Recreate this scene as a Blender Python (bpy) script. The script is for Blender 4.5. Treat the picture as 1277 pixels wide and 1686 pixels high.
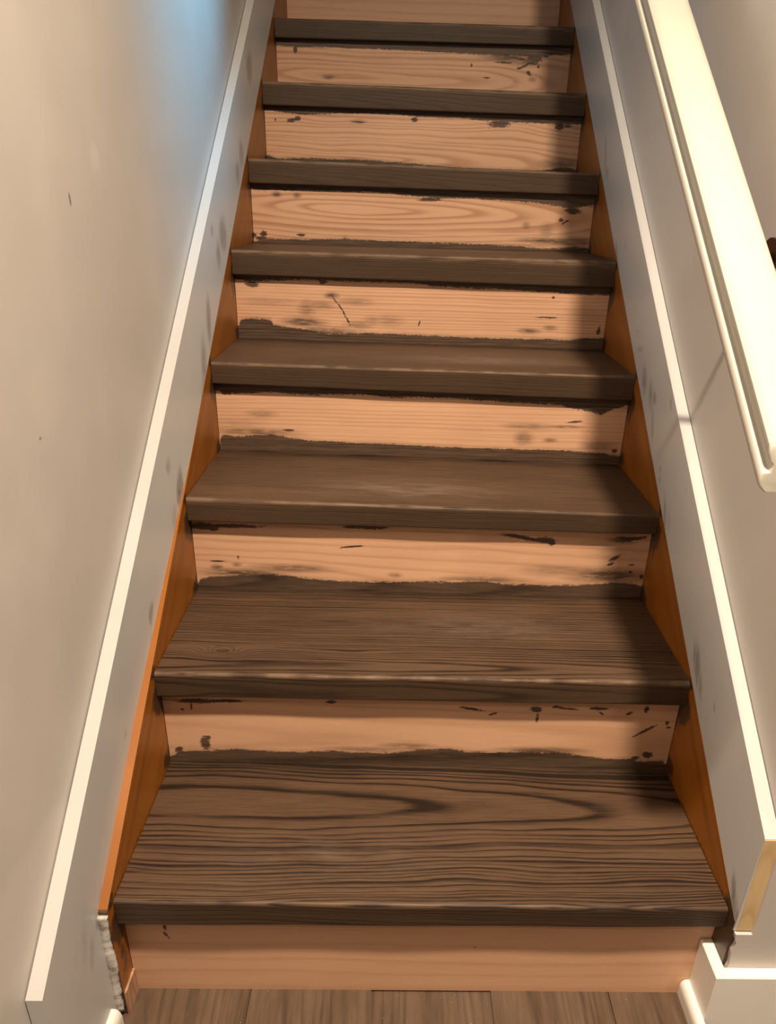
import bpy, math, random
import numpy as np
from mathutils import Vector, Matrix

random.seed(7)
rng = np.random.default_rng(7)
for o in list(bpy.data.objects):
    bpy.data.objects.remove(o)
scene = bpy.context.scene
C = scene.collection

# ------------------------------------------------------------------ camera
cam_d = bpy.data.cameras.new('camera')
cam = bpy.data.objects.new('camera', cam_d)
C.objects.link(cam)
cam.location = (-0.05202, -0.76741, 1.07904)
YAW, PITCH, ROLL = -0.033347, 1.094864, 0.037523
cam.rotation_euler = (Matrix.Rotation(YAW, 3, 'Z') @ Matrix.Rotation(PITCH, 3, 'X') @ Matrix.Rotation(ROLL, 3, 'Z')).to_euler()
cam_d.sensor_fit = 'HORIZONTAL'
cam_d.sensor_width = 36.0
cam_d.lens = 1288.318 * 36.0 / 1277.0
cam_d.shift_x = -47.795 / 1277.0
cam_d.shift_y = 144.676 / 1277.0
cam_d.clip_start = 0.02
scene.camera = cam

# ------------------------------------------------------------------ world, lamps, exposure
world = bpy.data.worlds.new('world')
scene.world = world
world.use_nodes = True
world.node_tree.nodes['Background'].inputs[0].default_value = (1.0, 0.86, 0.72, 1)
world.node_tree.nodes['Background'].inputs[1].default_value = 0.03

def area(name, loc, target, size, power, color, shape='DISK', size_y=None, spread=180):
    d = bpy.data.lights.new(name, 'AREA')
    d.shape = shape
    d.size = size
    if size_y:
        d.size_y = size_y
    d.energy = power
    d.color = color
    d.spread = math.radians(spread)
    o = bpy.data.objects.new(name, d)
    C.objects.link(o)
    o.location = loc
    o.rotation_euler = (Vector(target) - Vector(loc)).to_track_quat('-Z', 'Y').to_euler()
    return o

WARM = (1.0, 0.80, 0.585)
area('downlight', (0.205, -0.60, 2.535), (0.205, -0.50, 0.0), 0.13, 86, WARM, spread=168)
area('room_fill', (1.15, -1.70, 2.535), (1.15, -1.65, 0.0), 0.14, 12, WARM, spread=160)  # added fill lamp, out of view, to lift the dim sides
sp = bpy.data.lights.new('blue_patch_spot', 'SPOT')      # unseen spot added to throw the blue patch on the left wall
sp.energy = 330
sp.color = (0.10, 0.60, 1.0)
sp.spot_size = math.radians(29)
sp.spot_blend = 1.0
sp.shadow_soft_size = 0.12
spo = bpy.data.objects.new('blue_patch_spot', sp)
C.objects.link(spo)
spo.location = (0.40, 1.52, 2.75)
spo.rotation_euler = (Vector((-.461, 1.10, 1.62)) - spo.location).to_track_quat('-Z', 'Y').to_euler()

vs = scene.view_settings
vs.view_transform = 'Standard'
vs.look = 'None'
vs.exposure = 0.0
vs.gamma = 1.0
vs.use_curve_mapping = False

# ------------------------------------------------------------------ dimensions
W = 0.8555
HW = W / 2
RUN, RISE, H1, NOSE = 0.28, 0.18687, 0.21104, 0.022
NT = 14
XL, XR = -0.461, 0.453            # wall planes
XLF, XRF = -0.440, 0.432          # skirt board faces
# height error and thickness of each tread: left, right, left thickness, right thickness
TREADS = {1: (-.0038, -.0052, .0453, .0380), 2: (.0012, .0014, .0458, .0448), 3: (.0032, -.0069, .0451, .0380),
          4: (.0006, -.0019, .0427, .0500), 5: (.0026, .0071, .0510, .0560), 6: (.0019, -.0023, .0530, .0475),
          7: (.0014, .0032, .0530, .0520), 8: (-.0045, .0048, .0464, .0458)}
def nz(y): return H1 + y * RISE / RUN

STAIN = {
 1: dict(b=[],
  t=[],
  s=[(-0.3707, 0.133, 0.0022, 0.0063, 0), (-0.3699, 0.1165, 0.0017, 0.0089, 30), (0.0785, 0.0968, 0.0018, 0.002, 0)],
  w=[]),
 2: dict(b=[(-0.4291, 0.005), (-0.4215, 0.009), (-0.4083, 0.017), (-0.3743, 0.019), (-0.3124, 0.0242), (-0.251, 0.0203), (-0.1892, 0.0203), (-0.1529, 0.0249), (-0.1168, 0.0205), (-0.0546, 0.0204), (-0.0029, 0.0293), (0.0489, 0.0317), (0.0805, 0.0258), (0.1431, 0.0258), (0.1848, 0.028), (0.2478, 0.0267), (0.2801, 0.0208), (0.3231, 0.0151), (0.3651, 0.0172), (0.3768, 0.0109), (0.4186, 0.0144), (0.4243, 0.0065)],
  t=[],
  s=[(-0.3647, 0.0346, 0.0082, 0.0141, 0), (-0.3585, 0.0475, 0.0041, 0.0038, 0), (-0.41, 0.0209, 0.0072, 0.0052, 30), (0.3902, 0.0257, 0.0095, 0.0065, -10), (0.3702, 0.0187, 0.0074, 0.0039, 0), (-0.3728, 0.1211, 0.0297, 0.0048, 0), (-0.3252, 0.1222, 0.0297, 0.003, 0), (-0.1513, 0.1236, 0.008, 0.0036, 0), (-0.3963, 0.1037, 0.003, 0.0018, -30), (-0.3808, 0.1101, 0.0015, 0.0073, 0), (0.0798, 0.1154, 0.0222, 0.0022, -10), (0.118, 0.1064, 0.0081, 0.002, 20), (0.1882, 0.1165, 0.0091, 0.0049, 0), (0.1921, 0.0981, 0.002, 0.0111, 0), (0.221, 0.1221, 0.0081, 0.0024, 0), (0.2925, 0.12, 0.0152, 0.0031, 0), (0.3449, 0.1113, 0.0061, 0.0025, 30), (0.3731, 0.1206, 0.0041, 0.0061, 0), (0.3784, 0.077, 0.0207, 0.0028, 35), (0.4129, 0.0929, 0.0031, 0.0037, 0), (0.4165, 0.0841, 0.0041, 0.0019, 0), (0.299, 0.1103, 0.0061, 0.0018, -40), (0.2417, 0.1189, 0.0203, 0.0018, -5)],
  w=[(0.2054, 0.031, 0.0627, 0.0065, 0.55), (-0.0961, 0.0274, 0.062, 0.0052, 0.4), (-0.0238, 0.0353, 0.0414, 0.0064, 0.45)]),
 3: dict(b=[(-0.4264, 0.0083), (-0.4207, 0.02), (-0.403, 0.0256), (-0.3626, 0.0279), (-0.328, 0.0301), (-0.2819, 0.0326), (-0.2532, 0.0307), (-0.213, 0.0253), (-0.1552, 0.0217), (-0.0622, 0.0227), (-0.004, 0.0242), (0.0776, 0.0263), (0.1243, 0.0288), (0.1716, 0.0235), (0.2423, 0.0227), (0.3126, 0.0258), (0.3591, 0.0309), (0.4062, 0.0321), (0.4214, 0.0259)],
  t=[],
  s=[(-0.4051, 0.1285, 0.0289, 0.006, 0), (-0.3867, 0.123, 0.0089, 0.0036, 0), (-0.355, 0.1299, 0.0557, 0.0036, 0), (-0.109, 0.1341, 0.0449, 0.0036, 0), (0.1916, 0.1202, 0.0455, 0.0039, -8), (0.2295, 0.1175, 0.0182, 0.0061, -8), (0.2416, 0.1116, 0.0069, 0.0049, 0), (0.3654, 0.0836, 0.0116, 0.0038, 30), (0.358, 0.0708, 0.0081, 0.0025, 20), (0.4, 0.0706, 0.007, 0.0019, 0), (0.399, 0.0552, 0.0035, 0.0026, 0), (0.4217, 0.0455, 0.0035, 0.0052, 0), (0.3916, 0.123, 0.0229, 0.0037, 10), (-0.3831, 0.0578, 0.0137, 0.0016, 0), (-0.3461, 0.0663, 0.0017, 0.0038, 0), (-0.1316, 0.0943, 0.0227, 0.0014, 6)],
  w=[(-0.2468, 0.0462, 0.0689, 0.0076, 0.5), (-0.3393, 0.0336, 0.069, 0.009, 0.6), (-0.3876, 0.0451, 0.0103, 0.0051, 0.6), (-0.3495, 0.0512, 0.008, 0.0038, 0.5), (0.3569, 0.0464, 0.0702, 0.0154, 0.6), (0.3604, 0.1011, 0.046, 0.0249, 0.2), (0.3744, 0.1226, 0.0275, 0.0098, 0.8), (0.1124, 0.0311, 0.07, 0.0065, 0.5), (-0.0509, 0.0372, 0.0116, 0.0051, 0.4), (0.2621, 0.0542, 0.0699, 0.0102, 0.3)]),
 4: dict(b=[(-0.4297, -0.0039), (-0.4245, 0.0278), (-0.4175, 0.0358), (-0.3962, 0.0325), (-0.3514, 0.0364), (-0.3131, 0.0375), (-0.2751, 0.0321), (-0.2241, 0.027), (-0.1471, 0.0253), (-0.0698, 0.0249), (-0.0052, 0.0228), (0.0856, 0.0214), (0.1636, 0.021), (0.2679, 0.0214), (0.3334, 0.0206), (0.3862, 0.0181), (0.4131, 0.0135), (0.4264, 0.0125)],
  t=[(-0.4263, 0.1278), (-0.413, 0.1245), (-0.3834, 0.1217), (-0.3335, 0.1257), (-0.2714, 0.125), (-0.2216, 0.124), (-0.1216, 0.127), (-0.0589, 0.1226), (-0.0087, 0.1254), (0.0794, 0.1243), (0.1554, 0.1215), (0.2063, 0.1192), (0.2827, 0.1177), (0.3089, 0.1122), (0.3481, 0.1057), (0.3745, 0.1001), (0.3984, 0.1123), (0.4227, 0.1206)],
  s=[(-0.4043, 0.1248, 0.0124, 0.0062, 0), (-0.2821, 0.0488, 0.0115, 0.0021, 0), (0.319, 0.0831, 0.018, 0.0018, 6), (0.4131, 0.0228, 0.0052, 0.0053, 0)],
  w=[(-0.3361, 0.0805, 0.0277, 0.0076, 0.3), (0.216, 0.045, 0.0181, 0.0131, 0.4), (0.2238, 0.0713, 0.0462, 0.0064, 0.35), (0.301, 0.0722, 0.0334, 0.0032, 0.5), (0.272, 0.0426, 0.0129, 0.0039, 0.5), (-0.351, 0.0429, 0.0764, 0.0065, 0.5), (0.3776, 0.0325, 0.0326, 0.0106, 0.4), (-0.3881, 0.056, 0.0507, 0.018, 0.15)]),
 5: dict(b=[(-0.4251, 0.0262), (-0.4198, 0.041), (-0.3861, 0.0448), (-0.3486, 0.0419), (-0.3463, 0.0313), (-0.317, 0.0282), (-0.275, 0.0241), (-0.2188, 0.0164), (-0.1339, 0.019), (-0.0631, 0.0198), (-0.0063, 0.0189), (0.0934, 0.0178), (0.1649, 0.0173), (0.2649, 0.019), (0.3511, 0.0189), (0.3792, 0.0239), (0.4222, 0.0253)],
  t=[(-0.4287, 0.1294), (-0.4234, 0.127), (-0.395, 0.1228), (-0.3538, 0.1266), (-0.2715, 0.1318), (-0.1342, 0.1311), (-0.024, 0.132), (0.0315, 0.1261), (0.1147, 0.1261), (0.2123, 0.1241), (0.2823, 0.1224), (0.3525, 0.1207), (0.4227, 0.1203)],
  s=[(-0.3885, 0.1179, 0.0137, 0.0064, 0), (-0.2291, 0.1268, 0.0082, 0.0038, 0), (-0.0072, 0.0459, 0.0021, 0.0067, -15), (0.2989, 0.1112, 0.0042, 0.0026, 0), (-0.2036, 0.0914, 0.0014, 0.0118, 35), (-0.1912, 0.0773, 0.0014, 0.0118, 35), (-0.1816, 0.0618, 0.0014, 0.0119, 25), (-0.172, 0.0448, 0.0014, 0.012, 25), (0.4127, 0.0413, 0.0043, 0.0081, 0), (0.2883, 0.0672, 0.0283, 0.0016, 0)],
  w=[(-0.2745, 0.0402, 0.0421, 0.0094, 0.6), (-0.2666, 0.0697, 0.0167, 0.0158, 0.35), (-0.2385, 0.0772, 0.0306, 0.0079, 0.35), (-0.209, 0.099, 0.0138, 0.0065, 0.6), (-0.1481, 0.0375, 0.0282, 0.0081, 0.35), (-0.1172, 0.0478, 0.0169, 0.0094, 0.3), (-0.155, 0.0877, 0.0361, 0.0079, 0.3), (0.2489, 0.0363, 0.0228, 0.0054, 0.55), (0.298, 0.0446, 0.0142, 0.0054, 0.4), (-0.3562, 0.0813, 0.0554, 0.0079, 0.2), (-0.2328, 0.0213, 0.0847, 0.0095, 0.5), (0.3727, 0.0738, 0.0424, 0.0186, 0.15), (-0.0778, 0.049, 0.0281, 0.0107, 0.25)]),
 6: dict(b=[(-0.4317, 0.0012), (-0.416, 0.0073), (-0.3773, 0.0128), (-0.3005, 0.0139), (-0.2082, 0.0183), (-0.1958, 0.0215), (-0.1851, 0.0177), (-0.1157, 0.0171), (0.008, 0.0169), (0.1322, 0.0167), (0.2413, 0.016), (0.2885, 0.0133), (0.351, 0.0139), (0.3817, 0.0192), (0.4291, 0.0165)],
  t=[(-0.4283, 0.127), (-0.4167, 0.1207), (-0.3269, 0.1224), (-0.207, 0.1237), (-0.1168, 0.1254), (-0.0564, 0.1221), (0.0345, 0.117), (0.1253, 0.1201), (0.2014, 0.1186), (0.2779, 0.1157), (0.3398, 0.1096), (0.3786, 0.1054), (0.4009, 0.1116), (0.4234, 0.1151)],
  s=[(-0.4013, 0.0232, 0.0077, 0.007, 0), (-0.3079, 0.0235, 0.0107, 0.0028, 0), (-0.4259, 0.0196, 0.0061, 0.0042, 0), (0.3761, 0.1012, 0.0199, 0.0082, 0), (0.3479, 0.0797, 0.0061, 0.0041, 0), (0.3593, 0.0746, 0.0108, 0.0021, 30), (0.0119, 0.1136, 0.0272, 0.0034, 0), (-0.408, 0.0132, 0.0153, 0.0042, 0)],
  w=[(-0.3648, 0.1131, 0.0105, 0.0054, 0.6), (-0.3138, 0.1121, 0.009, 0.0054, 0.5), (0.2616, 0.0644, 0.0092, 0.0069, 0.4), (0.3153, 0.0536, 0.0155, 0.0167, 0.3), (0.3257, 0.0301, 0.0699, 0.007, 0.6), (0.3962, 0.0282, 0.0389, 0.0113, 0.5)]),
 7: dict(b=[(-0.4303, 0.0132), (-0.425, 0.0207), (-0.4005, 0.0128), (-0.3257, 0.0168), (-0.2259, 0.0173), (-0.0924, 0.016), (0.0082, 0.0121), (0.1093, 0.0081), (0.2274, 0.0077), (0.3289, 0.0082), (0.3539, 0.012), (0.3787, 0.0172), (0.4126, 0.0169), (0.4266, 0.013)],
  t=[(-0.4291, 0.1239), (-0.4032, 0.1234), (-0.3628, 0.1206), (-0.3224, 0.1179), (-0.2572, 0.1215), (-0.2246, 0.124), (-0.1269, 0.1274), (-0.0616, 0.1269), (0.004, 0.1236), (0.1024, 0.1242), (0.1684, 0.1209), (0.3005, 0.1198), (0.4162, 0.121)],
  s=[(-0.3554, 0.1042, 0.013, 0.0042, 10), (-0.3389, 0.1089, 0.0081, 0.0056, 20), (-0.3993, 0.1041, 0.0021, 0.0042, 0), (-0.1758, 0.1062, 0.0147, 0.0021, 0), (-0.0253, 0.117, 0.0082, 0.0056, 0), (0.2051, 0.1151, 0.0296, 0.0084, 5), (0.3674, 0.1136, 0.0116, 0.0085, 0), (0.392, 0.1159, 0.0099, 0.0028, 0)],
  w=[(0.386, 0.0263, 0.0505, 0.0117, 0.5), (-0.1758, 0.1076, 0.0196, 0.0042, 0.4)]),
 8: dict(b=[],
  t=[(-0.44, 0.1224), (-0.4297, 0.1199), (-0.3825, 0.1186), (-0.3125, 0.1197), (-0.1721, 0.1218), (-0.0312, 0.121), (0.0748, 0.1204), (0.2167, 0.1195), (0.3411, 0.121), (0.4204, 0.1282)],
  s=[(-0.3722, 0.1132, 0.0053, 0.0087, 0), (0.3239, 0.1145, 0.0249, 0.0132, 15), (0.2971, 0.0973, 0.0214, 0.003, 25), (0.2816, 0.0909, 0.0071, 0.003, 0), (0.2359, 0.1026, 0.0267, 0.0024, 0), (0.3097, 0.0785, 0.0072, 0.0045, -30), (0.3366, 0.0958, 0.0036, 0.0044, 0), (0.1853, 0.0636, 0.0107, 0.0018, 0), (0.1403, 0.0933, 0.0027, 0.0044, 0), (0.3551, 0.123, 0.0089, 0.0058, 0), (0.2705, 0.1141, 0.0532, 0.0023, -8)],
  w=[(-0.2788, 0.0488, 0.0142, 0.0045, 0.6), (0.2526, 0.115, 0.071, 0.0088, 0.6), (0.3219, 0.0639, 0.0108, 0.006, 0.4), (0.2892, 0.1045, 0.0534, 0.0103, 0.25)]),
}
SMUDGE_LEFT = [(1.5427, 1.3449, 0.0096, 0.026, 0.0463, 0.0056, 0.75), (1.5692, 1.3694, 0.0058, 0.0157, 0.0281, 0.0037, 0.5), (1.3412, 1.1575, 0.0076, 0.02, 0.028, 0.0012, 0.7), (1.2785, 1.1125, 0.0066, 0.0172, 0.0228, 0.0005, 0.6), (1.0744, 0.9944, 0.0099, 0.0253, 0.0384, -0.0015, 0.75), (0.9927, 1.0032, 0.0039, 0.0099, 0.0173, -0.0006, 0.55), (1.0159, 0.9566, 0.008, 0.0204, 0.0241, -0.0015, 0.6), (0.8747, 0.8492, 0.0131, 0.0325, 0.0212, -0.0028, 0.7), (0.7968, 0.7756, 0.0155, 0.0383, 0.0247, -0.0046, 0.6), (0.7565, 0.7146, 0.0095, 0.0234, 0.0191, -0.0044, 0.6), (0.5552, 0.6123, 0.0089, 0.0215, 0.0189, -0.0065, 0.8), (0.5429, 0.6032, 0.0065, 0.0156, 0.0149, -0.0053, 1), (0.5141, 0.6608, 0.0047, 0.0112, 0.0175, -0.0056, 0.5), (0.5019, 0.5647, 0.0101, 0.0241, 0.0214, -0.0085, 0.45), (0.3315, 0.4722, 0.0046, 0.0107, 0.0113, -0.0061, 0.7), (0.3429, 0.4826, 0.0023, 0.0054, 0.0086, -0.0045, 0.8), (0.3155, 0.4311, 0.0061, 0.0143, 0.0081, -0.0048, 0.4), (0.2812, 0.3902, 0.0038, 0.0089, 0.0104, -0.0068, 1), (0.2993, 0.4014, 0.0054, 0.0126, 0.008, -0.005, 0.7), (0.1666, 0.3653, 0.0011, 0.0025, 0.0043, -0.0032, 0.9), (-0.0045, 0.2191, 0.0068, 0.0154, 0.0098, -0.0109, 0.4), (-0.0686, 0.2085, 0.0131, 0.0293, 0.0114, -0.0141, 0.35), (-0.0564, 0.1759, 0.0101, 0.0226, 0.0089, -0.0112, 0.4), (-0.0985, 0.2123, 0.0064, 0.0143, 0.0079, -0.0102, 0.25), (-0.0275, 0.1992, 0.0034, 0.0076, 0.0062, -0.0073, 0.6)]
SMUDGE_RIGHT = [(1.128, 0.9624, 0.0164, 0.0264, -0.016, 0.0011, 0.9), (1.0987, 0.9422, 0.0103, 0.0166, -0.0156, 0.0013, 0.7), (1.0747, 0.9987, 0.0043, 0.007, -0.0199, 0.001, 0.4), (1.3715, 1.1817, 0.0202, 0.0324, -0.0097, -0.0004, 0.7), (1.3299, 1.1451, 0.0064, 0.0102, -0.0187, -0.0004, 0.6), (0.886, 0.8511, 0.0016, 0.0027, -0.021, 0.0031, 0.6), (0.8455, 0.8222, 0.0023, 0.0037, -0.0321, 0.0054, 0.6), (0.7856, 0.7748, 0.0126, 0.0208, -0.0228, 0.0047, 0.6), (0.7326, 0.7571, 0.0123, 0.0203, -0.018, 0.004, 0.55), (0.7081, 0.757, 0.0054, 0.009, -0.0105, 0.0024, 0.7), (0.6192, 0.7665, 0.0051, 0.0085, -0.0093, 0.0022, 0.5), (0.6914, 0.7094, 0.0182, 0.0301, -0.0104, 0.0027, 0.5), (0.6054, 0.6514, 0.0023, 0.0039, -0.0095, 0.0031, 0.6), (0.5981, 0.633, 0.0035, 0.0058, -0.0095, 0.0032, 0.5), (0.4693, 0.6562, 0.001, 0.0018, -0.0078, 0.0028, 0.8), (0.5362, 0.5859, 0.0147, 0.0245, -0.0088, 0.0034, 0.6), (0.5131, 0.5834, 0.0111, 0.0185, -0.0142, 0.0056, 0.35), (0.2756, 0.4364, 0.0136, 0.0231, -0.0124, 0.0078, 0.75), (0.2914, 0.4436, 0.0098, 0.0166, -0.0085, 0.0052, 0.6), (0.2484, 0.4144, 0.0106, 0.0179, -0.01, 0.0066, 0.5), (0.2043, 0.3862, 0.0009, 0.0016, -0.0075, 0.0054, 0.8), (0.1899, 0.4155, 0.0037, 0.0062, -0.0027, 0.0019, 0.8), (0.1859, 0.456, 0.0049, 0.0084, -0.0027, 0.0018, 0.4), (0.1737, 0.4849, 0.0026, 0.0045, -0.0026, 0.0017, 0.6), (0.0003, 0.227, 0.0125, 0.0215, -0.0067, 0.0076, 0.9), (-0.0188, 0.2133, 0.0091, 0.0156, -0.0052, 0.0061, 0.8)]


# ------------------------------------------------------------------ node helpers
class N:
    def __init__(self, name):
        self.m = bpy.data.materials.new(name)
        self.m.use_nodes = True
        self.t = self.m.node_tree
        self.b = self.t.nodes['Principled BSDF']
    def n(self, typ, **kw):
        nd = self.t.nodes.new(typ)
        for k, v in kw.items():
            setattr(nd, k, v)
        return nd
    def put(self, sock, v):
        if v is None: return
        if hasattr(v, 'links'):
            self.t.links.new(v, sock)
        else:
            if hasattr(sock.default_value, '__len__') and not hasattr(v, '__len__'):
                v = (v,) * len(sock.default_value)
            sock.default_value = v
    def math(self, op, a, b=None, c=None, clamp=False):
        nd = self.n('ShaderNodeMath', operation=op)
        nd.use_clamp = clamp
        for s, v in zip(nd.inputs, (a, b, c)):
            self.put(s, v)
        return nd.outputs[0]
    def mix(self, f, a, b, blend='MIX'):
        nd = self.n('ShaderNodeMix', data_type='RGBA', blend_type=blend)
        self.put(nd.inputs[0], f)
        for s, v in ((nd.inputs[6], a), (nd.inputs[7], b)):
            if not hasattr(v, 'links') and len(v) == 3: v = (*v, 1)
            self.put(s, v)
        return nd.outputs[2]
    def obj(self):
        sp = self.n('ShaderNodeSeparateXYZ')
        self.t.links.new(self.n('ShaderNodeTexCoord').outputs['Object'], sp.inputs[0])
        return sp.outputs
    def vec(self, x, y, z):
        nd = self.n('ShaderNodeCombineXYZ')
        for s, v in zip(nd.inputs, (x, y, z)): self.put(s, v)
        return nd.outputs[0]
    def noise(self, v, scale=1.0, detail=2.0, rough=.5):
        nd = self.n('ShaderNodeTexNoise')
        self.put(nd.inputs['Vector'], v)
        nd.inputs['Scale'].default_value = scale
        nd.inputs['Detail'].default_value = detail
        nd.inputs['Roughness'].default_value = rough
        return nd.outputs[0]
    def sv(self, x, y, z, a, b, c):       # scaled vector with offset in z
        return self.vec(self.math('MULTIPLY', x, a), self.math('MULTIPLY', y, b), self.math('ADD', self.math('MULTIPLY', z, 1.0), c))
    def step(self, v, lo, hi):
        nd = self.n('ShaderNodeMapRange', interpolation_type='SMOOTHSTEP')
        self.put(nd.inputs[0], v)
        nd.inputs[1].default_value = lo
        nd.inputs[2].default_value = hi
        return nd.outputs[0]
    def ramp(self, v, pts):
        nd = self.n('ShaderNodeValToRGB')
        e = nd.color_ramp.elements
        while len(e) < len(pts): e.new(0.5)
        for el, (p, c) in zip(e, pts):
            el.position = p
            el.color = (c, c, c, 1) if not hasattr(c, '__len__') else (*c, 1)
        self.put(nd.inputs[0], v)
        return nd.outputs[0]
    def attr(self, name):
        nd = self.n('ShaderNodeAttribute', attribute_name=name)
        return nd.outputs['Fac']
    def bump(self, h, strength=.3, dist=.001):
        nd = self.n('ShaderNodeBump')
        nd.inputs['Strength'].default_value = strength
        nd.inputs['Distance'].default_value = dist
        self.put(nd.inputs['Height'], h)
        self.t.links.new(nd.outputs[0], self.b.inputs['Normal'])
    def done(self, col, rough=.5, spec=.5):
        self.put(self.b.inputs['Base Color'], col if hasattr(col, 'links') else (*col, 1))
        self.put(self.b.inputs['Roughness'], rough)
        self.b.inputs['Specular IOR Level'].default_value = spec
        return self.m

def grain(g, a, t, seed, tc, d0, slope, spacing, warp=.02, knot=None, fine=1.0, power=1.0):
    """growth rings of a flat-sawn board: a runs along the grain, t across it"""
    n1 = g.math('SUBTRACT', g.noise(g.vec(g.math('MULTIPLY', a, 2.2), g.math('MULTIPLY', t, 7.0), seed), 1, 2), .5)
    n2 = g.math('SUBTRACT', g.noise(g.vec(g.math('MULTIPLY', a, 9.0), g.math('MULTIPLY', t, 40.0), seed + 3.1), 1, 2), .5)
    tt = g.math('ADD', g.math('SUBTRACT', t, tc), g.math('MULTIPLY', n1, warp * 2))
    tt = g.math('ADD', tt, g.math('MULTIPLY', n2, warp * .22))
    n3 = g.math('SUBTRACT', g.noise(g.vec(g.math('MULTIPLY', a, 1.6), 0.0, seed + 8.7), 1, 1), .5)
    d = g.math('ADD', g.math('MULTIPLY', a, slope), g.math('ADD', d0, g.math('MULTIPLY', n3, abs(slope) * .5)))
    rad = g.math('SQRT', g.math('ADD', g.math('MULTIPLY', tt, tt), g.math('MULTIPLY', d, d)))
    if knot:
        for kx, kt, sx, st, amp in knot:
            ex = g.math('DIVIDE', g.math('SUBTRACT', a, kx), sx)
            et = g.math('DIVIDE', g.math('SUBTRACT', t, kt), st)
            q = g.math('ADD', g.math('MULTIPLY', ex, ex), g.math('MULTIPLY', et, et))
            bmp = g.math('EXPONENT', g.math('MULTIPLY', q, -1.0))
            rad = g.math('ADD', rad, g.math('MULTIPLY', bmp, amp))
    if power != 1.0:                       # wide rings near the heart, tight ones further out
        rad = g.math('MULTIPLY', g.math('POWER', g.math('DIVIDE', rad, .2), power), .2)
    jit = g.noise(g.vec(g.math('MULTIPLY', rad, .35 / spacing), 0.0, seed + 11.0), 1, 2)
    ph = g.math('ADD', g.math('DIVIDE', rad, spacing), g.math('MULTIPLY', jit, 3.2))
    fr = g.math('FRACT', ph)
    line = g.ramp(fr, [(0, 1.0), (.10, .85), (.30, .25), (.55, .05), (.86, .12), (1, 1.0)])
    var = g.noise(g.vec(g.math('MULTIPLY', a, 3.0), g.math('MULTIPLY', t, 30.0), seed + 5.5), 1, 2)
    line = g.math('MULTIPLY', line, g.step(var, .12, .55))
    blot = g.step(g.noise(g.vec(g.math('MULTIPLY', a, 4.5), g.math('MULTIPLY', t, 55.0), seed + 7.7), 1, 2), .56, .72)
    broad = g.ramp(fr, [(0, 1.0), (.35, .75), (.6, .1), (.85, .2), (1, 1.0)])
    line = g.math('MAXIMUM', line, g.math('MULTIPLY', g.math('MULTIPLY', blot, broad), .85))
    fib = g.math('SUBTRACT', g.noise(g.vec(g.math('MULTIPLY', a, 16.0), g.math('MULTIPLY', t, 480.0 * fine), seed), 1, 3, .65), .5)
    return line, fib

# ------------------------------------------------------------------ materials
DARK_L, DARK_D = (.116, .068, .041), (.017, .010, .0065)
def tread_mat(seed, tc, d0, slope, spacing, warp, contrast, knot=None, dust=0.0, dust_at=(0, .1), power=1.0):
    g = N('stained_oak')
    x, y, z = g.obj()
    t = g.math('SUBTRACT', y, z)
    line, fib = grain(g, x, t, seed, tc, d0, slope, spacing, warp, knot, 1.0, power)
    f = g.math('ADD', g.math('MULTIPLY', line, contrast), g.math('MULTIPLY', fib, 1.15))
    big = g.noise(g.vec(g.math('MULTIPLY', x, 3.0), g.math('MULTIPLY', t, 9.0), seed + 1), 1, 3)
    f = g.math('ADD', f, g.math('MULTIPLY', g.math('SUBTRACT', big, .5), .7))
    # stain lies thicker in the wiped strip along the riser; the nosing face is set darker
    f = g.math('ADD', f, g.math('MULTIPLY', g.step(g.math('ADD', y, g.math('MULTIPLY', big, .05)), .265, .325), .40))
    f = g.math('ADD', f, .20, clamp=True)
    col = g.mix(f, DARK_L, DARK_D)
    front = g.math('MULTIPLY', g.step(z, -.004, -.012), .55)
    col = g.mix(front, col, (.042, .027, .017))
    # worn, rubbed front edge
    edge = g.math('MULTIPLY', g.step(y, .011, .003), g.step(z, -.007, -.002))
    wear = g.step(g.noise(g.vec(g.math('MULTIPLY', x, 22.0), g.math('MULTIPLY', t, 160.0), seed + 2), 1, 3), .38, .62)
    col = g.mix(g.math('MULTIPLY', g.math('MULTIPLY', edge, wear), .30), col, (.30, .21, .145))
    if dust:
        ex = g.math('DIVIDE', g.math('SUBTRACT', x, dust_at[0]), .16)
        ey = g.math('DIVIDE', g.math('SUBTRACT', y, dust_at[1]), .045)
        q = g.math('EXPONENT', g.math('MULTIPLY', g.math('ADD', g.math('MULTIPLY', ex, ex), g.math('MULTIPLY', ey, ey)), -1.0))
        dn = g.step(g.noise(g.vec(g.math('MULTIPLY', x, 14.0), g.math('MULTIPLY', y, 50.0), seed + 4), 1, 6, .75), .30, .80)
        col = g.mix(g.math('MULTIPLY', g.math('MULTIPLY', q, dn), dust), col, (.33, .26, .21))
    g.bump(g.math('MULTIPLY', g.math('ADD', line, fib), -1.0), .25, .0006)
    r = g.math('ADD', .47, g.math('MULTIPLY', fib, .15))
    return g.done(col, r, .22)

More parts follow.
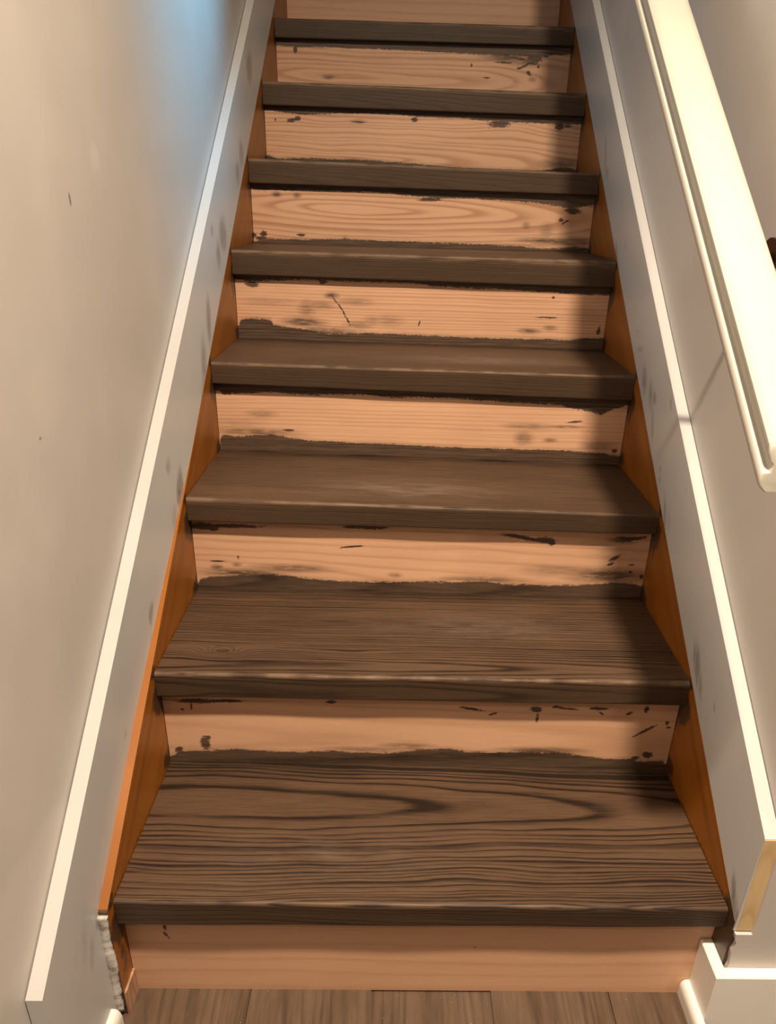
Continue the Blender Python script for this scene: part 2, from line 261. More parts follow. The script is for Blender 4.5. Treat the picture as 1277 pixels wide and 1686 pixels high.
def riser_mat(seed, tc, d0, slope, spacing, warp, contrast, fine=1.0):
    g = N('bare_oak')
    x, y, z = g.obj()
    line, fib = grain(g, x, z, seed, tc, d0, slope, spacing, warp, None, fine)
    big = g.noise(g.vec(g.math('MULTIPLY', x, 4.0), g.math('MULTIPLY', z, 14.0), seed + 1), 1, 3)
    f = g.math('ADD', g.math('MULTIPLY', line, contrast), g.math('MULTIPLY', fib, .35))
    f = g.math('ADD', f, g.math('MULTIPLY', g.math('SUBTRACT', big, .5), .45))
    f = g.math('ADD', f, .12, clamp=True)
    col = g.mix(f, (.68, .415, .268), (.38, .190, .098))
    # smeared dark stain
    n1 = g.noise(g.vec(g.math('MULTIPLY', x, 45.0), g.math('MULTIPLY', z, 190.0), seed), 1, 4, .65)
    n2 = g.noise(g.vec(g.math('MULTIPLY', x, 18.0), g.math('MULTIPLY', z, 420.0), seed + 9), 1, 3, .6)
    s = g.attr('stain')
    v = g.math('ADD', s, g.math('MULTIPLY', g.math('SUBTRACT', n1, .5), .75))
    v = g.math('ADD', v, g.math('MULTIPLY', g.math('SUBTRACT', n2, .5), .45))
    n4 = g.noise(g.vec(g.math('MULTIPLY', x, 190.0), g.math('MULTIPLY', z, 330.0), seed + 6), 1, 3, .6)
    v = g.math('ADD', v, g.math('MULTIPLY', g.math('SUBTRACT', n4, .5), .9))
    f1 = g.step(v, .36, .66)
    f1 = g.math('MULTIPLY', f1, g.math('ADD', .84, g.math('MULTIPLY', n2, .24)), clamp=True)
    w = g.attr('wash')
    f2 = g.math('MULTIPLY', w, g.step(g.math('ADD', n1, g.math('MULTIPLY', n2, .6)), .36, .92), clamp=True)
    dk = g.mix(g.math('ADD', g.math('MULTIPLY', line, .55), g.math('MULTIPLY', n2, .6), clamp=True), (.105, .066, .043), (.022, .014, .010))
    col = g.mix(f2, col, dk)
    col = g.mix(f1, col, dk)
    g.bump(g.math('MULTIPLY', g.math('ADD', line, fib), -1.0), .12, .0004)
    return g.done(col, .55, .3)

def stringer_mat():
    g = N('orange_varnished_pine')
    x, y, z = g.obj()
    # board grain runs along the slope
    a = g.math('ADD', g.math('MULTIPLY', y, .832), g.math('MULTIPLY', z, .555))
    t = g.math('SUBTRACT', g.math('MULTIPLY', z, .832), g.math('MULTIPLY', y, .555))
    line, fib = grain(g, a, t, 4.4, .1, .05, .02, .022, .02, None, .5)
    big = g.noise(g.vec(g.math('MULTIPLY', a, 5.0), g.math('MULTIPLY', t, 22.0), 2.0), 1, 3)
    f = g.math('ADD', g.math('MULTIPLY', line, .35), g.math('ADD', g.math('MULTIPLY', fib, .3), g.math('MULTIPLY', g.math('SUBTRACT', big, .45), .9)), clamp=True)
    col = g.mix(f, (.31, .105, .010), (.12, .030, .003))
    n1 = g.noise(g.vec(g.math('MULTIPLY', y, 60.0), g.math('MULTIPLY', z, 60.0), 3.0), 1, 4, .65)
    v = g.math('ADD', g.attr('stain'), g.math('MULTIPLY', g.math('SUBTRACT', n1, .5), .9))
    col = g.mix(g.math('MULTIPLY', g.step(v, .38, .72), .92), col, (.040, .023, .013))
    p = g.math('ADD', g.attr('paint'), g.math('MULTIPLY', g.math('SUBTRACT', n1, .5), 1.1))
    col = g.mix(g.step(p, .46, .54), col, (.60, .585, .565))
    g.bump(fib, .1, .0004)
    return g.done(col, .38, .45)

def paint_mat(name, col0, rough, seed, smudge=False, patch=.06, spec=.4, bumpy=.15, marks=()):
    g = N(name)
    x, y, z = g.obj()
    v = g.vec(x, y, z)
    big = g.noise(v, 2.6 + seed * .01, 3)
    fine = g.noise(v, 260, 2)
    mid = g.noise(v, 14, 3)
    f = g.math('ADD', g.step(big, .40, .66), g.math('MULTIPLY', g.math('SUBTRACT', mid, .5), .5), clamp=True)
    lo = tuple(c * (1 - patch) for c in col0)
    hi = tuple(min(1, c * (1 + patch)) for c in col0)
    col = g.mix(f, lo, hi)
    for (my, mz, ry, rz, mc, ms, side) in marks:
        ey = g.math('DIVIDE', g.math('SUBTRACT', y, my), ry)
        ez = g.math('DIVIDE', g.math('SUBTRACT', z, mz), rz)
        q = g.math('SQRT', g.math('ADD', g.math('MULTIPLY', ey, ey), g.math('MULTIPLY', ez, ez)))
        mk = g.step(g.math('ADD', q, g.math('MULTIPLY', g.math('SUBTRACT', g.noise(v, .35 / min(ry, rz), 3), .5), 1.4)), 1.05, .72)
        mk = g.math('MULTIPLY', mk, g.math('LESS_THAN' if side < 0 else 'GREATER_THAN', x, 0.0))
        col = g.mix(g.math('MULTIPLY', mk, ms), col, mc)
    if smudge:
        n1 = g.noise(g.vec(g.math('MULTIPLY', g.math('SUBTRACT', y, g.math('MULTIPLY', z, .25)), 210.0), g.math('MULTIPLY', z, 42.0), seed), 1, 4, .75)
        vv = g.math('MULTIPLY', g.attr('stain'), g.math('ADD', -.15, g.math('MULTIPLY', n1, 2.0)))
        soft = g.math('MULTIPLY', g.step(vv, .10, .65), .62)
        hard = g.math('MULTIPLY', g.step(vv, .80, 1.05), .85)
        col = g.mix(soft, col, (.17, .145, .13))
        col = g.mix(hard, col, (.045, .032, .022))
    g.bump(g.math('ADD', fine, g.math('MULTIPLY', mid, 1.5)), bumpy, .0005)
    rr = g.math('ADD', rough - .06, g.math('MULTIPLY', mid, .12))
    return g.done(col, rr, spec)

M = {}
# scuffs and filler spots on the walls: y, z, radius y, radius z, colour, strength, only for this x side
WALL_MARKS = [(.3207, 1.0616, .0030, .0090, (.12, .10, .085), .75, -1), (.121, .818, .003, .0022, (.15, .12, .10), .7, -1),
              (.428, 1.111, .020, .020, (.68, .655, .63), .30, -1), (-.115, .335, .17, .085, (.64, .60, .565), .55, -1)]
M['wall'] = paint_mat('wall_paint_beige_grey', (.55, .522, .50), .46, 1, patch=.06, marks=WALL_MARKS)
M['ceiling'] = paint_mat('ceiling_paint', (.80, .79, .77), .8, 2)
M['skirt'] = paint_mat('white_trim_paint_smudged', (.515, .515, .52), .40, 3, smudge=True, patch=.03)
M['white'] = paint_mat('white_trim_paint', (.83, .82, .79), .34, 4, patch=.025, bumpy=.05)
M['rail'] = paint_mat('white_handrail_paint', (.50, .485, .43), .32, 5, patch=.03, bumpy=.04)
M['stringer'] = stringer_mat()

def raw_pine():
    g = N('raw_pine')
    x, y, z = g.obj()
    line, fib = grain(g, z, x, 3.0, .44, .02, .09, .006, .01, None, .6)
    f = g.math('ADD', g.math('MULTIPLY', line, .5), g.math('MULTIPLY', fib, .5), clamp=True)
    return g.done(g.mix(f, (.62, .46, .26), (.42, .27, .13)), .7, .2)
M['pine'] = raw_pine()
def block_mat():
    g = N('pinkish_raw_wood')
    x, y, z = g.obj()
    line, fib = grain(g, z, y, 6.0, .0, .02, .05, .006, .006, None, .5)
    f = g.math('ADD', g.math('MULTIPLY', line, .7), g.math('MULTIPLY', fib, .7), clamp=True)
    return g.done(g.mix(f, (.50, .30, .19), (.22, .12, .075)), .65, .25)
M['block'] = block_mat()
def plaster_mat():
    g = N('broken_plaster')
    x, y, z = g.obj()
    n1 = g.noise(g.vec(x, y, z), 90, 4, .7)
    n2 = g.noise(g.vec(x, y, z), 35, 3, .6)
    col = g.mix(g.step(n1, .35, .68), (.42, .39, .36), (.64, .62, .59))
    col = g.mix(g.math('MULTIPLY', g.step(n2, .56, .70), .7), col, (.10, .07, .05))
    g.bump(n1, .5, .002)
    return g.done(col, .85, .2)
M['plaster'] = plaster_mat()
def metal():
    g = N('dark_bronze')
    x, y, z = g.obj()
    n1 = g.noise(g.vec(x, y, z), 120, 2)
    g.b.inputs['Metallic'].default_value = 1.0
    return g.done(g.mix(n1, (.060, .030, .014), (.12, .065, .035)), .38)
M['metal'] = metal()
def vinyl(seed):
    g = N('brown_vinyl_plank')
    x, y, z = g.obj()
    line, fib = grain(g, y, x, seed, .02, .03, .05, .013, .02, None, .35)
    big = g.noise(g.vec(g.math('MULTIPLY', x, 22.0), g.math('MULTIPLY', y, 5.0), seed + .4), 1, 3)
    f = g.math('ADD', g.math('MULTIPLY', line, .35), g.math('MULTIPLY', fib, 1.0))
    f = g.math('ADD', f, g.math('SUBTRACT', g.math('MULTIPLY', big, 1.1), .22), clamp=True)
    col = g.mix(f, (.140, .090, .058), (.042, .026, .017))
    spk = g.step(g.noise(g.vec(x, y, 0.0), 260, 1), .77, .80)
    col = g.mix(g.math('MULTIPLY', spk, .6), col, (.7, .62, .52))
    g.bump(fib, .15, .0005)
    return g.done(col, .5, .35)

# ------------------------------------------------------------------ mesh helpers
def mesh_obj(name, verts, faces, mat, parent=None, loc=(0, 0, 0), smooth=False):
    me = bpy.data.meshes.new(name)
    me.from_pydata([tuple(v) for v in verts], [], faces)
    me.update()
    me.materials.append(mat)
    if smooth:
        me.polygons.foreach_set('use_smooth', [True] * len(me.polygons))
    o = bpy.data.objects.new(name, me)
    C.objects.link(o)
    o.location = loc
    if parent: o.parent = parent
    return o
def box_data(x0, x1, y0, y1, z0, z1):
    v = [(x0, y0, z0), (x1, y0, z0), (x1, y1, z0), (x0, y1, z0), (x0, y0, z1), (x1, y0, z1), (x1, y1, z1), (x0, y1, z1)]
    f = [(3, 2, 1, 0), (4, 5, 6, 7), (0, 1, 5, 4), (1, 2, 6, 5), (2, 3, 7, 6), (3, 0, 4, 7)]
    return v, f
def box(name, b, mat, parent=None, bevel=0.0):
    v, f = box_data(*b)
    o = mesh_obj(name, v, f, mat, parent)
    if bevel:
        m = o.modifiers.new('bevel', 'BEVEL')
        m.width = bevel
        m.segments = 2
    return o
def empty(name, loc=(0, 0, 0)):
    o = bpy.data.objects.new(name, None)
    C.objects.link(o)
    o.location = loc
    return o
def tag(o, label=None, cat=None, group=None, kind=None):
    for k, v in (('label', label), ('category', cat), ('group', group), ('kind', kind)):
        if v: o[k] = v
    return o
def loft(sections, closed_ends=True):
    """sections: list of equal-length closed loops of points"""
    n = len(sections[0])
    v = [p for s in sections for p in s]
    f = []
    for i in range(len(sections) - 1):
        for j in range(n):
            a, b = i * n + j, i * n + (j + 1) % n
            f.append((a, b, b + n, a + n))
    if closed_ends:
        f.append(tuple(range(n))[::-1])
        f.append(tuple(range((len(sections) - 1) * n, len(sections) * n)))
    return v, f
def set_attr(me, name, values):
    a = me.attributes.new(name, 'FLOAT', 'POINT')
    a.data.foreach_set('value', np.asarray(values, dtype=np.float32))
def fix_normals(o):
    import bmesh
    bm = bmesh.new()
    bm.from_mesh(o.data)
    bmesh.ops.recalc_face_normals(bm, faces=bm.faces)
    bm.to_mesh(o.data)
    bm.free()

def side_panel(name, mat, parent, xf, xb, cols, nv, stain=None, paint=None, flare=None):
    """board standing in a y-z plane: xf visible face, xb hidden back; cols = list of (y, zbottom, ztop)"""
    n = len(cols)
    yy = np.array([c[0] for c in cols]); z0 = np.array([c[1] for c in cols]); z1 = np.array([c[2] for c in cols])
    t = np.linspace(0, 1, nv)
    Y = np.repeat(yy, nv); Z = (z0[:, None] * (1 - t) + z1[:, None] * t).ravel()
    fl = flare(yy) if flare else yy * 0
    Xf = (xf + fl[:, None] * (1 - t)).ravel()
    V = [(c, a, b) for c, a, b in zip(Xf, Y, Z)]
    F = []
    for i in range(n - 1):
        for j in range(nv - 1):
            a = i * nv + j
            F.append((a, a + 1, a + nv + 1, a + nv))
    base = len(V)
    rim = []
    for i in range(n):                      # separate rim vertices: top and bottom edge strips and back
        rim += [(xf, yy[i], z1[i]), (xb, yy[i], z1[i]), (xf + fl[i], yy[i], z0[i]), (xb, yy[i], z0[i])]
    V += rim
    for i in range(n - 1):
        a = base + 4 * i; b = a + 4
        F += [(a, b, b + 1, a + 1), (a + 2, a + 3, b + 3, b + 2), (a + 1, b + 1, b + 3, a + 3)]
    for i in (0, n - 1):
        a = base + 4 * i
        F.append((a, a + 1, a + 3, a + 2))
    o = mesh_obj(name, V, F, mat, parent)
    RY = np.array([v[1] for v in V]); RZ = np.array([v[2] for v in V])
    if stain is not None:
        sv_ = stain(RY, RZ)
        sv_[base::4] *= .3; sv_[base + 1::4] *= .3
        if name == 'stringer': sv_[base:base + 4] = 1.0
        set_attr(o.data, 'stain', sv_)
    if paint is not None:
        p = np.zeros(len(V)); p[base:] = paint(RY[base:], RZ[base:])
        set_attr(o.data, 'paint', p)
    fix_normals(o)
    return o

# ------------------------------------------------------------------ the room
ZC, ZU, ZT = 2.55, 2.83, 5.2
floor = tag(box('floor', (-.6, 2.3, -3.2, .10, -.04, -.004), vinyl(9.0), None), kind='structure',
            label='brown wood-look vinyl plank floor at the foot of the stairs')
vm = [vinyl(s) for s in (1.3, 2.9, 5.2, 7.7)]
pw, pl = 0.182, 1.22
plank_me = []
for q in range(4):
    v, f = box_data(.0006, pw - .0006, .0006, pl - .0006, -.004, 0)
    me = bpy.data.meshes.new('plank'); me.from_pydata(v, [], f); me.materials.append(vm[q]); plank_me.append(me)
x0 = -.461 + .024
cnt = 0
for i in range(-1, 14):
    for j in range(3):
        ys = .055 - (i * .41 % pl) + .62
        y1 = min(.055, ys - j * pl + 0.0)
        y0 = ys - (j + 1) * pl
        if y1 - y0 < .05: continue
        xa, xb = max(-.461, x0 + i * pw), min(2.2, x0 + (i + 1) * pw)
        if xb - xa < .01: continue
        if abs(y1 - y0 - pl) < 1e-6 and abs(xb - xa - pw) < 1e-6:
            o = bpy.data.objects.new('plank', plank_me[cnt % 4]); C.objects.link(o); o.location = (xa, y0, 0); o.parent = floor
        else:
            v, f = box_data(.0006, xb - xa - .0006, .0006, y1 - y0 - .0006, -.004, 0)
            mesh_obj('plank', v, f, vm[cnt % 4], floor, (xa, y0, 0))
        cnt += 1

tag(box('wall_left', (-.58, XL, -3.2, 5.0, 0, ZT), M['wall']), kind='structure', label='beige-grey painted wall left of the stairs')
wr = tag(box('wall_right', (XR, .575, -.027, 5.0, 0, ZT), M['wall']), kind='structure', label='beige-grey painted wall right of the stairs behind the handrail')
wf = tag(box('wall_front', (.575, 2.3, -.027, .095, 0, ZC), M['wall']), kind='structure', label='beige wall facing the room right of the stair foot')
tag(box('wall_upper', (-.58, .7, 5.0, 5.1, ZU - .3, ZT), M['wall']), kind='structure')
tag(box('floor_upper', (XL, XR, NT * RUN + NOSE, 5.0, ZU - .25, ZU), vm[1]), kind='structure')
tag(box('ceiling', (-.58, 2.3, -3.2, -.10, ZC, ZU), M['ceiling']), kind='structure')
tag(box('ceiling_upper', (-.58, .7, -.10, 5.1, ZT, ZT + .05), M['ceiling']), kind='structure')
tag(box('wall_header', (-.58, .7, -.16, -.10, ZU, ZT), M['wall']), kind='structure')

# drywall return that wraps the stringer foot, with a ragged edge
V = []; zs = np.linspace(0, .188, 22)
secs = []
for z in zs:
    j = .0016 * math.sin(z * 160) + rng.uniform(-.0012, .0012)
    secs.append([(.432 + j, -.027, z), (XR, -.027, z), (XR, -.006, z), (.4325 + j, -.006, z)])
v, f = loft(secs)
o = mesh_obj('drywall_return', v, f, M['wall'], wf); fix_normals(o)

# ------------------------------------------------------------------ skirt boards along the walls
def smudge_field(lst):
    def fn(Y, Z):
        out = np.zeros(len(Y))
        for (y, z, dy, dz, ey, ez, s) in lst:
            det = dy * ez - dz * ey
            a = ((Y - y) * ez - (Z - z) * ey) / det
            b = (dy * (Z - z) - dz * (Y - y)) / det
            q = np.sqrt((a / 1.35) ** 2 + (b / .75) ** 2)
            out = np.maximum(out, np.clip(s * (1.35 - .85 * q), 0, s))
        return out
    return fn
ys = np.concatenate([np.linspace(-.181, -.0205, 34), np.linspace(-.0195, 2.25, 460), np.linspace(2.3, 3.95, 12)])
cols = [(y, (0.0 if y < -.02 else nz(y) + .012), nz(y) + .166 + .004 * math.sin(y * 2.6)) for y in ys]
t1 = side_panel('trim_1', M['skirt'], None, XLF, XL + .0018, cols, 30, smudge_field(SMUDGE_LEFT), None, lambda y: .0118 * np.clip((y - .20) / .45, 0, 1))
tag(t1, 'white painted skirt board with dark smudges along the left wall', kind='structure')
ys = np.concatenate([np.linspace(-.0215, 2.3, 480), np.linspace(2.35, 3.95, 12)])
cols = [(y, (.19 if y < -.016 else nz(y) + .006), nz(y) + .162) for y in ys]
t2 = side_panel('trim_2', M['skirt'], None, XRF, XR - .0012, cols, 30, smudge_field(SMUDGE_RIGHT), None, lambda y: y * 0 - .0041)
tag(t2, 'white painted skirt board with raw cut end along the right wall', kind='structure')
# raw sawn end of the right board
v, f = loft([[(XRF + .0005, -.0225, .191), (XR, -.0225, .191), (XR, -.0214, .191), (XRF + .0005, -.0214, .191)],
             [(XRF + .0005, -.0225, nz(-.022) + .161), (XR, -.0225, nz(-.022) + .161), (XR, -.0214, nz(-.022) + .161), (XRF + .0005, -.0214, nz(-.022) + .161)]])
o = mesh_obj('board_end', v, f, M['pine'], t2); fix_normals(o)
o['label'] = 'raw unpainted sawn end of the board'
# ragged plaster along the stringer foot
secs = []
for z in np.linspace(.012, .205, 40):
    a = rng.uniform(-.0012, .0012) + .0018 * math.sin(z * 70); b = rng.uniform(-.0006, .0006)
    w = .011 if z > .05 else .008
    secs.append([(XLF - .004, -.0255 + b, z), (XLF + w + a, -.0235 + b, z), (XLF + w + a * .6 + .0005, -.0195, z), (XLF - .004, -.0195, z)])
v, f = loft(secs)
o = mesh_obj('plaster_edge', v, f, M['plaster'], t1, smooth=True); fix_normals(o)
o['label'] = 'ragged broken plaster edge'

# ------------------------------------------------------------------ staircase
stairs = tag(empty('staircase'), 'staircase with dark stained treads and bare wood risers between two walls', 'staircase')

def tinfo(k): return TREADS.get(k, (0, 0, .047, .047))
TM = {1: tread_mat(1.7, .205, .030, .085, .0105, .030, .95, None, .18, (-.12, .09), 1.9),
      2: tread_mat(4.1, .03, .030, .020, .0058, .012, .85, [(-.334, .066, .032, .016, .030), (-.12, .072, .085, .010, .009)], .28, (.11, .17)),
      3: tread_mat(7.3, .30, .04, .03, .0052, .012, .42, None, .5, (-.04, .09)),
      4: tread_mat(9.9, .10, .03, .02, .0055, .012, .38, None, .5, (.13, .12)),
      5: tread_mat(12.4, .25, .05, .02, .0045, .010, .5),
      6: tread_mat(15.2, .05, .05, .02, .0045, .010, .4)}
GAP = .0012
for k in range(1, NT + 1):
    zl, zr, tl, tr = tinfo(k)
    depth = RUN + NOSE - .0005
    secs = []
    NX = 24
    for i in range(NX + 1):
        u = i / NX
        x = -HW + GAP + u * (W - 2 * GAP)
        dz = zl + (zr - zl) * u
        th = tl + (tr - tl) * u
        wob = .0006 * math.sin(u * 19 + k * 2.3)
        loop = [(x, depth, dz)]
        r1, r2 = .0055, .003
        for q in range(6):
            a = math.pi / 2 + q / 5 * math.pi / 2
            loop.append((x, r1 + math.cos(a) * r1 + wob, dz - r1 + math.sin(a) * r1))
        for q in range(4):
            a = math.pi + q / 3 * math.pi / 2
            loop.append((x, r2 + math.cos(a) * r2 + wob + .0008, dz - th + r2 + math.sin(a) * r2))
        loop.append((x, depth, dz - th))
        secs.append(loop)
    v, f = loft(secs)
    o = mesh_obj('tread', v, f, TM[k] if k in TM else TM[5 + k % 2], stairs, (0, (k - 1) * RUN, H1 + (k - 1) * RISE))
    fix_normals(o)

RP = {1: (21.0, .30, .10, .02, .030, .02, .25), 2: (22.0, .05, .08, .02, .012, .01, .35), 3: (23.5, .02, .05, .04, .013, .02, .40),
      4: (24.8, .30, .06, .02, .008, .01, .45), 5: (26.2, .25, .06, .015, .0075, .008, .55), 6: (27.9, .085, .006, .085, .012, .014, .75),
      7: (29.1, .02, .02, .05, .010, .025, .65), 8: (31.3, .055, .01, .07, .012, .020, .65), 9: (33.0, .3, .1, .02, .014, .01, .3)}
def riser_field(X, Z, S, ztop):
    st = np.zeros(len(X)); wa = np.zeros(len(X))
    if S['b']:
        p = np.array(S['b'])
        hb = np.interp(X, p[:, 0], p[:, 1])
        st = np.maximum(st, np.clip(.5 + (hb - Z) / .010, 0, 1.3))
        wa = np.maximum(wa, np.clip(1 - (Z - hb) / .009, 0, 1) * .35)
    if S['t']:
        p = np.array(S['t'])
        ht = np.interp(X, p[:, 0], p[:, 1])
        st = np.maximum(st, np.clip(.5 + (Z - ht) / .010, 0, 1.3))
    for (x, z, rx, rz, a) in S['s']:
        c, s = math.cos(math.radians(a)), math.sin(math.radians(a))
        dx, dz = X - x, Z - z
        q = np.sqrt(((dx * c + dz * s) / max(rx, .0018)) ** 2 + ((-dx * s + dz * c) / max(rz, .0018)) ** 2)
        st = np.maximum(st, np.clip(1.15 - .62 * q, 0, 1))
    for (x, z, rx, rz, a) in S['w']:
        q = np.sqrt(((X - x) / rx) ** 2 + ((Z - z) / rz) ** 2)
        wa = np.maximum(wa, np.clip(1.4 - .9 * q, 0, 1) * min(1, a * 1.5))
    return st, wa
for k in range(1, NT + 2):
    zb = 0 if k == 1 else H1 + (k - 2) * RISE
    zlo = 0.0 if k == 1 else -.03
    zhi = H1 + (k - 1) * RISE - zb - .034
    zl, zr, tl, tr = tinfo(k)
    zcl = H1 + (k - 1) * RISE - zb + min(zl - tl, zr - tr) if k <= NT else zhi
    seed, tc, d0, sl, sp, wp, ct = RP.get(k, RP[9])
    if k > 9:
        v, f = box_data(-HW + .0008, HW - .0008, 0, .018, zlo, zcl)
        mesh_obj('riser', v, f, riser9, stairs, (0, (k - 1) * RUN + NOSE, zb))
        continue
    mat = riser_mat(seed, tc, d0, sl, sp, wp, ct)
    if k == 9: riser9 = mat
    nx, nzv = (301, 80) if k in STAIN else (3, 3)
    xs = np.linspace(-HW + .0008, HW - .0008, nx)
    U = np.linspace(0, 1, nzv)
    ztop = (H1 + (k - 1) * RISE - zb) + (zl - tl) + ((zr - tr) - (zl - tl)) * (xs + HW) / W - .0003
    Xg = np.repeat(xs, nzv)
    Zg = (zlo + (ztop[:, None] - zlo) * U).ravel()
    V = [(a, 0.0, b) for a, b in zip(Xg, Zg)]
    F = []
    for i in range(nx - 1):
        for j in range(nzv - 1):
            a = i * nzv + j
            F.append((a, a + nzv, a + nzv + 1, a + 1))
    b0 = len(V)
    V += [(xs[0], 0, zlo), (xs[-1], 0, zlo), (xs[-1], 0, ztop[-1]), (xs[0], 0, ztop[0]), (xs[0], .018, zlo), (xs[-1], .018, zlo), (xs[-1], .018, ztop[-1]), (xs[0], .018, ztop[0])]
    F += [tuple(b0 + q for q in t) for t in ((0, 4, 5, 1), (1, 5, 6, 2), (2, 6, 7, 3), (3, 7, 4, 0), (5, 4, 7, 6))]
    o = mesh_obj('riser', V, F, mat, stairs, (0, (k - 1) * RUN + NOSE, zb))
    if k in STAIN:
        st, wa = riser_field(np.array([q[0] for q in V]), np.array([q[2] for q in V]), STAIN[k], ztop)
        set_attr(o.data, 'stain', st); set_attr(o.data, 'wash', wa)

def stringer_stain(sgn):
    r2 = np.random.default_rng(11 if sgn < 0 else 12)
    spots = []
    for k in range(1, NT + 1):
        y, z = (k - 1) * RUN, H1 + (k - 1) * RISE
        zl, zr, tl, tr = tinfo(k)
        th = tl if sgn < 0 else tr
        spots.append((y + .006, z - th - .006, .026, .026, 1.0))
        for q in range(4):
            spots.append((y + r2.uniform(-.004, .022), z - th - r2.uniform(.01, .035), .004, r2.uniform(.012, .03), .9))
        spots.append((y - .004, z + .004, .012, .012, .9))
        spots.append((y + RUN + .012, z + .012, .022, .016, .85))
    if sgn > 0:
        spots += [(-.012, .19, .030, .05, 1.0), (.0, .13, .03, .05, .75)]
    else:
        spots += [(.004, .10, .02, .05, .55)]
    def fn(Y, Z):
        out = np.zeros(len(Y))
        for (y, z, ry, rz, s) in spots:
            q = np.sqrt(((Y - y) / ry) ** 2 + ((Z - z) / rz) ** 2)
            out = np.maximum(out, np.clip(s * (1.3 - .7 * q), 0, 1))
        for k in range(1, NT + 1):          # dark line along each tread
            y, z = (k - 1) * RUN, H1 + (k - 1) * RISE + (tinfo(k)[0] if sgn < 0 else tinfo(k)[1])
            on = (Y > y) & (Y < y + RUN + NOSE)
            out = np.where(on, np.maximum(out, np.clip(.8 - np.abs(Z - z - .001) / .006, 0, 1)), out)
        return out
    return fn
def smooth01(v, a, b): return np.clip((v - a) / (b - a), 0, 1)
ys = np.concatenate([np.linspace(-.0195, 2.25, 420), np.linspace(2.3, 3.93, 12)])
cols = [(y, max(0.0, nz(y) - .30), nz(y) + .0119) for y in ys]
o = side_panel('stringer', M['stringer'], stairs, -HW, XL + .0005, cols, 40, stringer_stain(-1), lambda Y, Z: Y * 0)
o['label'] = 'orange varnished side board on the left'
cols = [(y, max(0.0, nz(y) - .30), nz(y) + .0059) for y in ys]
o = side_panel('stringer', M['stringer'], stairs, HW, XR - .0005, cols, 40, stringer_stain(1), lambda Y, Z: Y * 0)
o['label'] = 'orange varnished side board on the right'
box('base_block', (-HW + .0003, -HW + .0035, -.019, .0215, 0, .046), M['block'], stairs)

# ------------------------------------------------------------------ baseboards and shoe mouldings
def base_profile(h, t):     # (out, z)
    return [(0, 0), (t, 0), (t, h - .002), (t - .002, h), (0, h)]
def shoe_profile(h, t):
    p = [(0, 0), (t, 0)]
    for q in range(6):
        a = q / 5 * math.pi / 2
        p.append((t * .25 + t * .75 * math.cos(a), h * .55 + h * .45 * math.sin(a)))
    p.append((0, h))
    return p
def corner_board(name, prof, parent, xi, yi, xend, yback):
    """runs along -y on the stair side (face towards -x) then turns along +x (face towards -y)"""
    secs = [[(xi - a, yback, z) for a, z in prof], [(xi - a, yi - a, z) for a, z in prof], [(xend, yi - a, z) for a, z in prof]]
    v, f = loft(secs)
    o = mesh_obj(name, v, f, M['white'], parent)
    fix_normals(o)
    return o
bb = corner_board('baseboard_right', base_profile(.121, .0165), None, .4275, -.0275, 2.29, .0212)
tag(bb, 'white baseboard wrapping the wall corner at the stair foot', kind='structure')
v, f = loft([[(.4275 - .0166 - a, y, z) for a, z in shoe_profile(.031, .0125)] for y in (.0212, -.0565)])
sm = mesh_obj('shoe_moulding', v, f, M['white'], bb); fix_normals(sm)
secs = [[(XLF + .0002 + a, y, z) for a, z in shoe_profile(.040, .0135)] for y in (-.040, -.1812)]
v, f = loft(secs)
o = mesh_obj('trim_3', v, f, M['white']); fix_normals(o)
tag(o, 'white shoe moulding at the foot of the left skirt board', kind='structure')
secs = [[(XL + .0002 + a, y, z) for a, z in base_profile(.121, .0165)] for y in (-.1815, -3.19)]
v, f = loft(secs)
o = mesh_obj('baseboard_left', v, f, M['white']); fix_normals(o)
tag(o, 'white baseboard along the left wall', kind='structure')

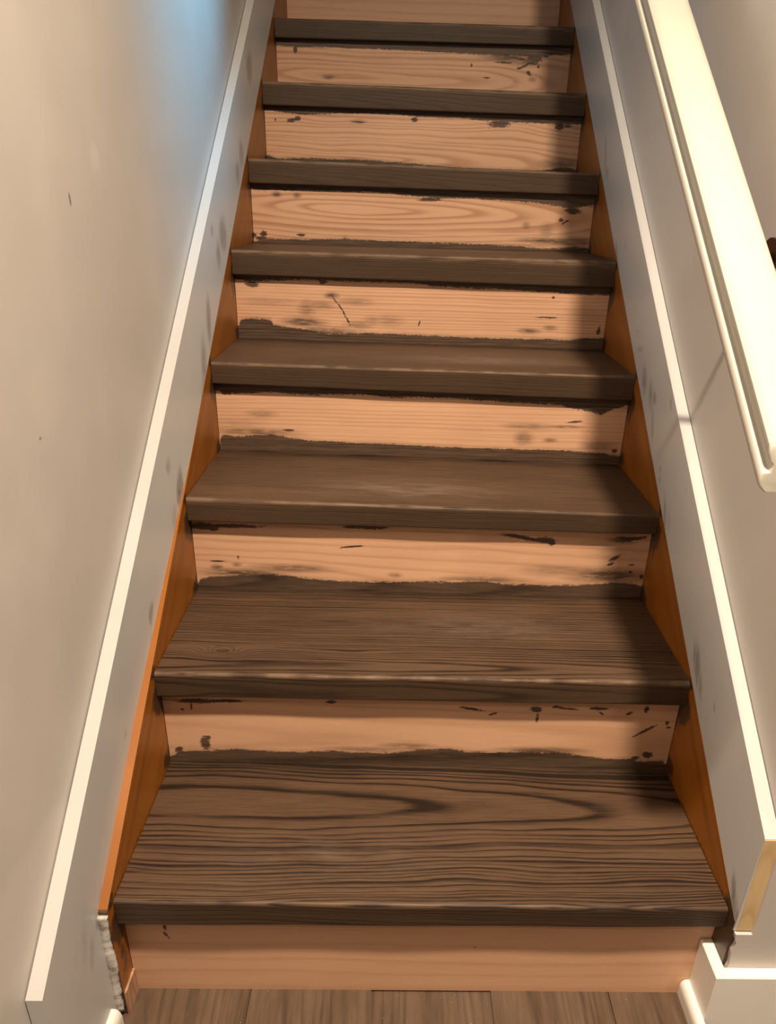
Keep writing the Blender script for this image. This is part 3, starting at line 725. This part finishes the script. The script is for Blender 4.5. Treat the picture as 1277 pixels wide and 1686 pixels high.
# ------------------------------------------------------------------ handrail
rail = tag(empty('handrail', (.347, -.02, nz(-.02) + .64)), 'white painted wooden handrail on the right wall', 'handrail')
half = [(.000, .626), (.028, .626), (.0335, .630), (.0355, .636), (.0355, .643), (.0340, .646), (.0270, .647), (.0255, .652), (.0265, .657),
        (.0305, .661), (.0320, .666), (.0315, .672), (.0275, .6765), (.0200, .679), (.0, .680)]
left = [(.347 - a, o_) for a, o_ in half]
right = [(.347 + a, o_) for a, o_ in half[::-1]][1:-1]
prof = left + right
cx, co = .347, .652
stations = [(-.0200, .93), (-.0192, .965), (-.0175, .988), (-.0140, 1.0)] + [(y, 1.0) for y in np.linspace(.08, 3.6, 40)]
secs = []
for y, s in stations:
    secs.append([(cx + (x - cx) * s, y, nz(y) + co + (q - co) * s - .03) for x, q in prof])
# the cross-section is square to the slope: carry the local origin
org = Vector((.347, -.02, nz(-.02) + .64))
v, f = loft([[tuple(Vector(p) + Vector((0, 0, .03)) - org) for p in s] for s in secs])
o = mesh_obj('rail', v, f, M['rail'], rail, smooth=False); fix_normals(o)
for p in o.data.polygons: p.use_smooth = True
o.modifiers.new('edges', 'EDGE_SPLIT').split_angle = math.radians(38)

def tube(pts, r, n=10):
    secs = []
    for i, p in enumerate(pts):
        p = Vector(p)
        d = (Vector(pts[min(i + 1, len(pts) - 1)]) - Vector(pts[max(i - 1, 0)])).normalized()
        u = d.cross(Vector((0, 1, 0.01))).normalized(); w = d.cross(u)
        secs.append([tuple(p + u * r * math.cos(a) + w * r * math.sin(a)) for a in np.linspace(0, 2 * math.pi, n, endpoint=False)])
    return loft(secs)
for yb in (.392, 1.55, 2.75):
    root = empty('bracket', Vector((XR, yb, nz(yb) + .547)) - org); root.parent = rail
    v, f = tube([(0, 0, 0), (-.004, 0, 0)], .026, 20)
    mesh_obj('wall_plate', v, f, M['metal'], root, smooth=False)
    pts = [(-.003, 0, 0)] + [((1 - q) ** 2 * -.035 + 2 * q * (1 - q) * -.095 + q * q * -.106, 0, q * q * .077) for q in np.linspace(0, 1, 10)]
    v, f = tube(pts, .0065)
    mesh_obj('arm', v, f, M['metal'], root, smooth=True)
    v, f = box_data(-.115, -.097, -.03, .03, -.0015, .0015)
    v = [(a, b, c + .0772 + b * RISE / RUN) for a, b, c in v]
    mesh_obj('saddle', v, f, M['metal'], root)
    for c in root.children: fix_normals(c)
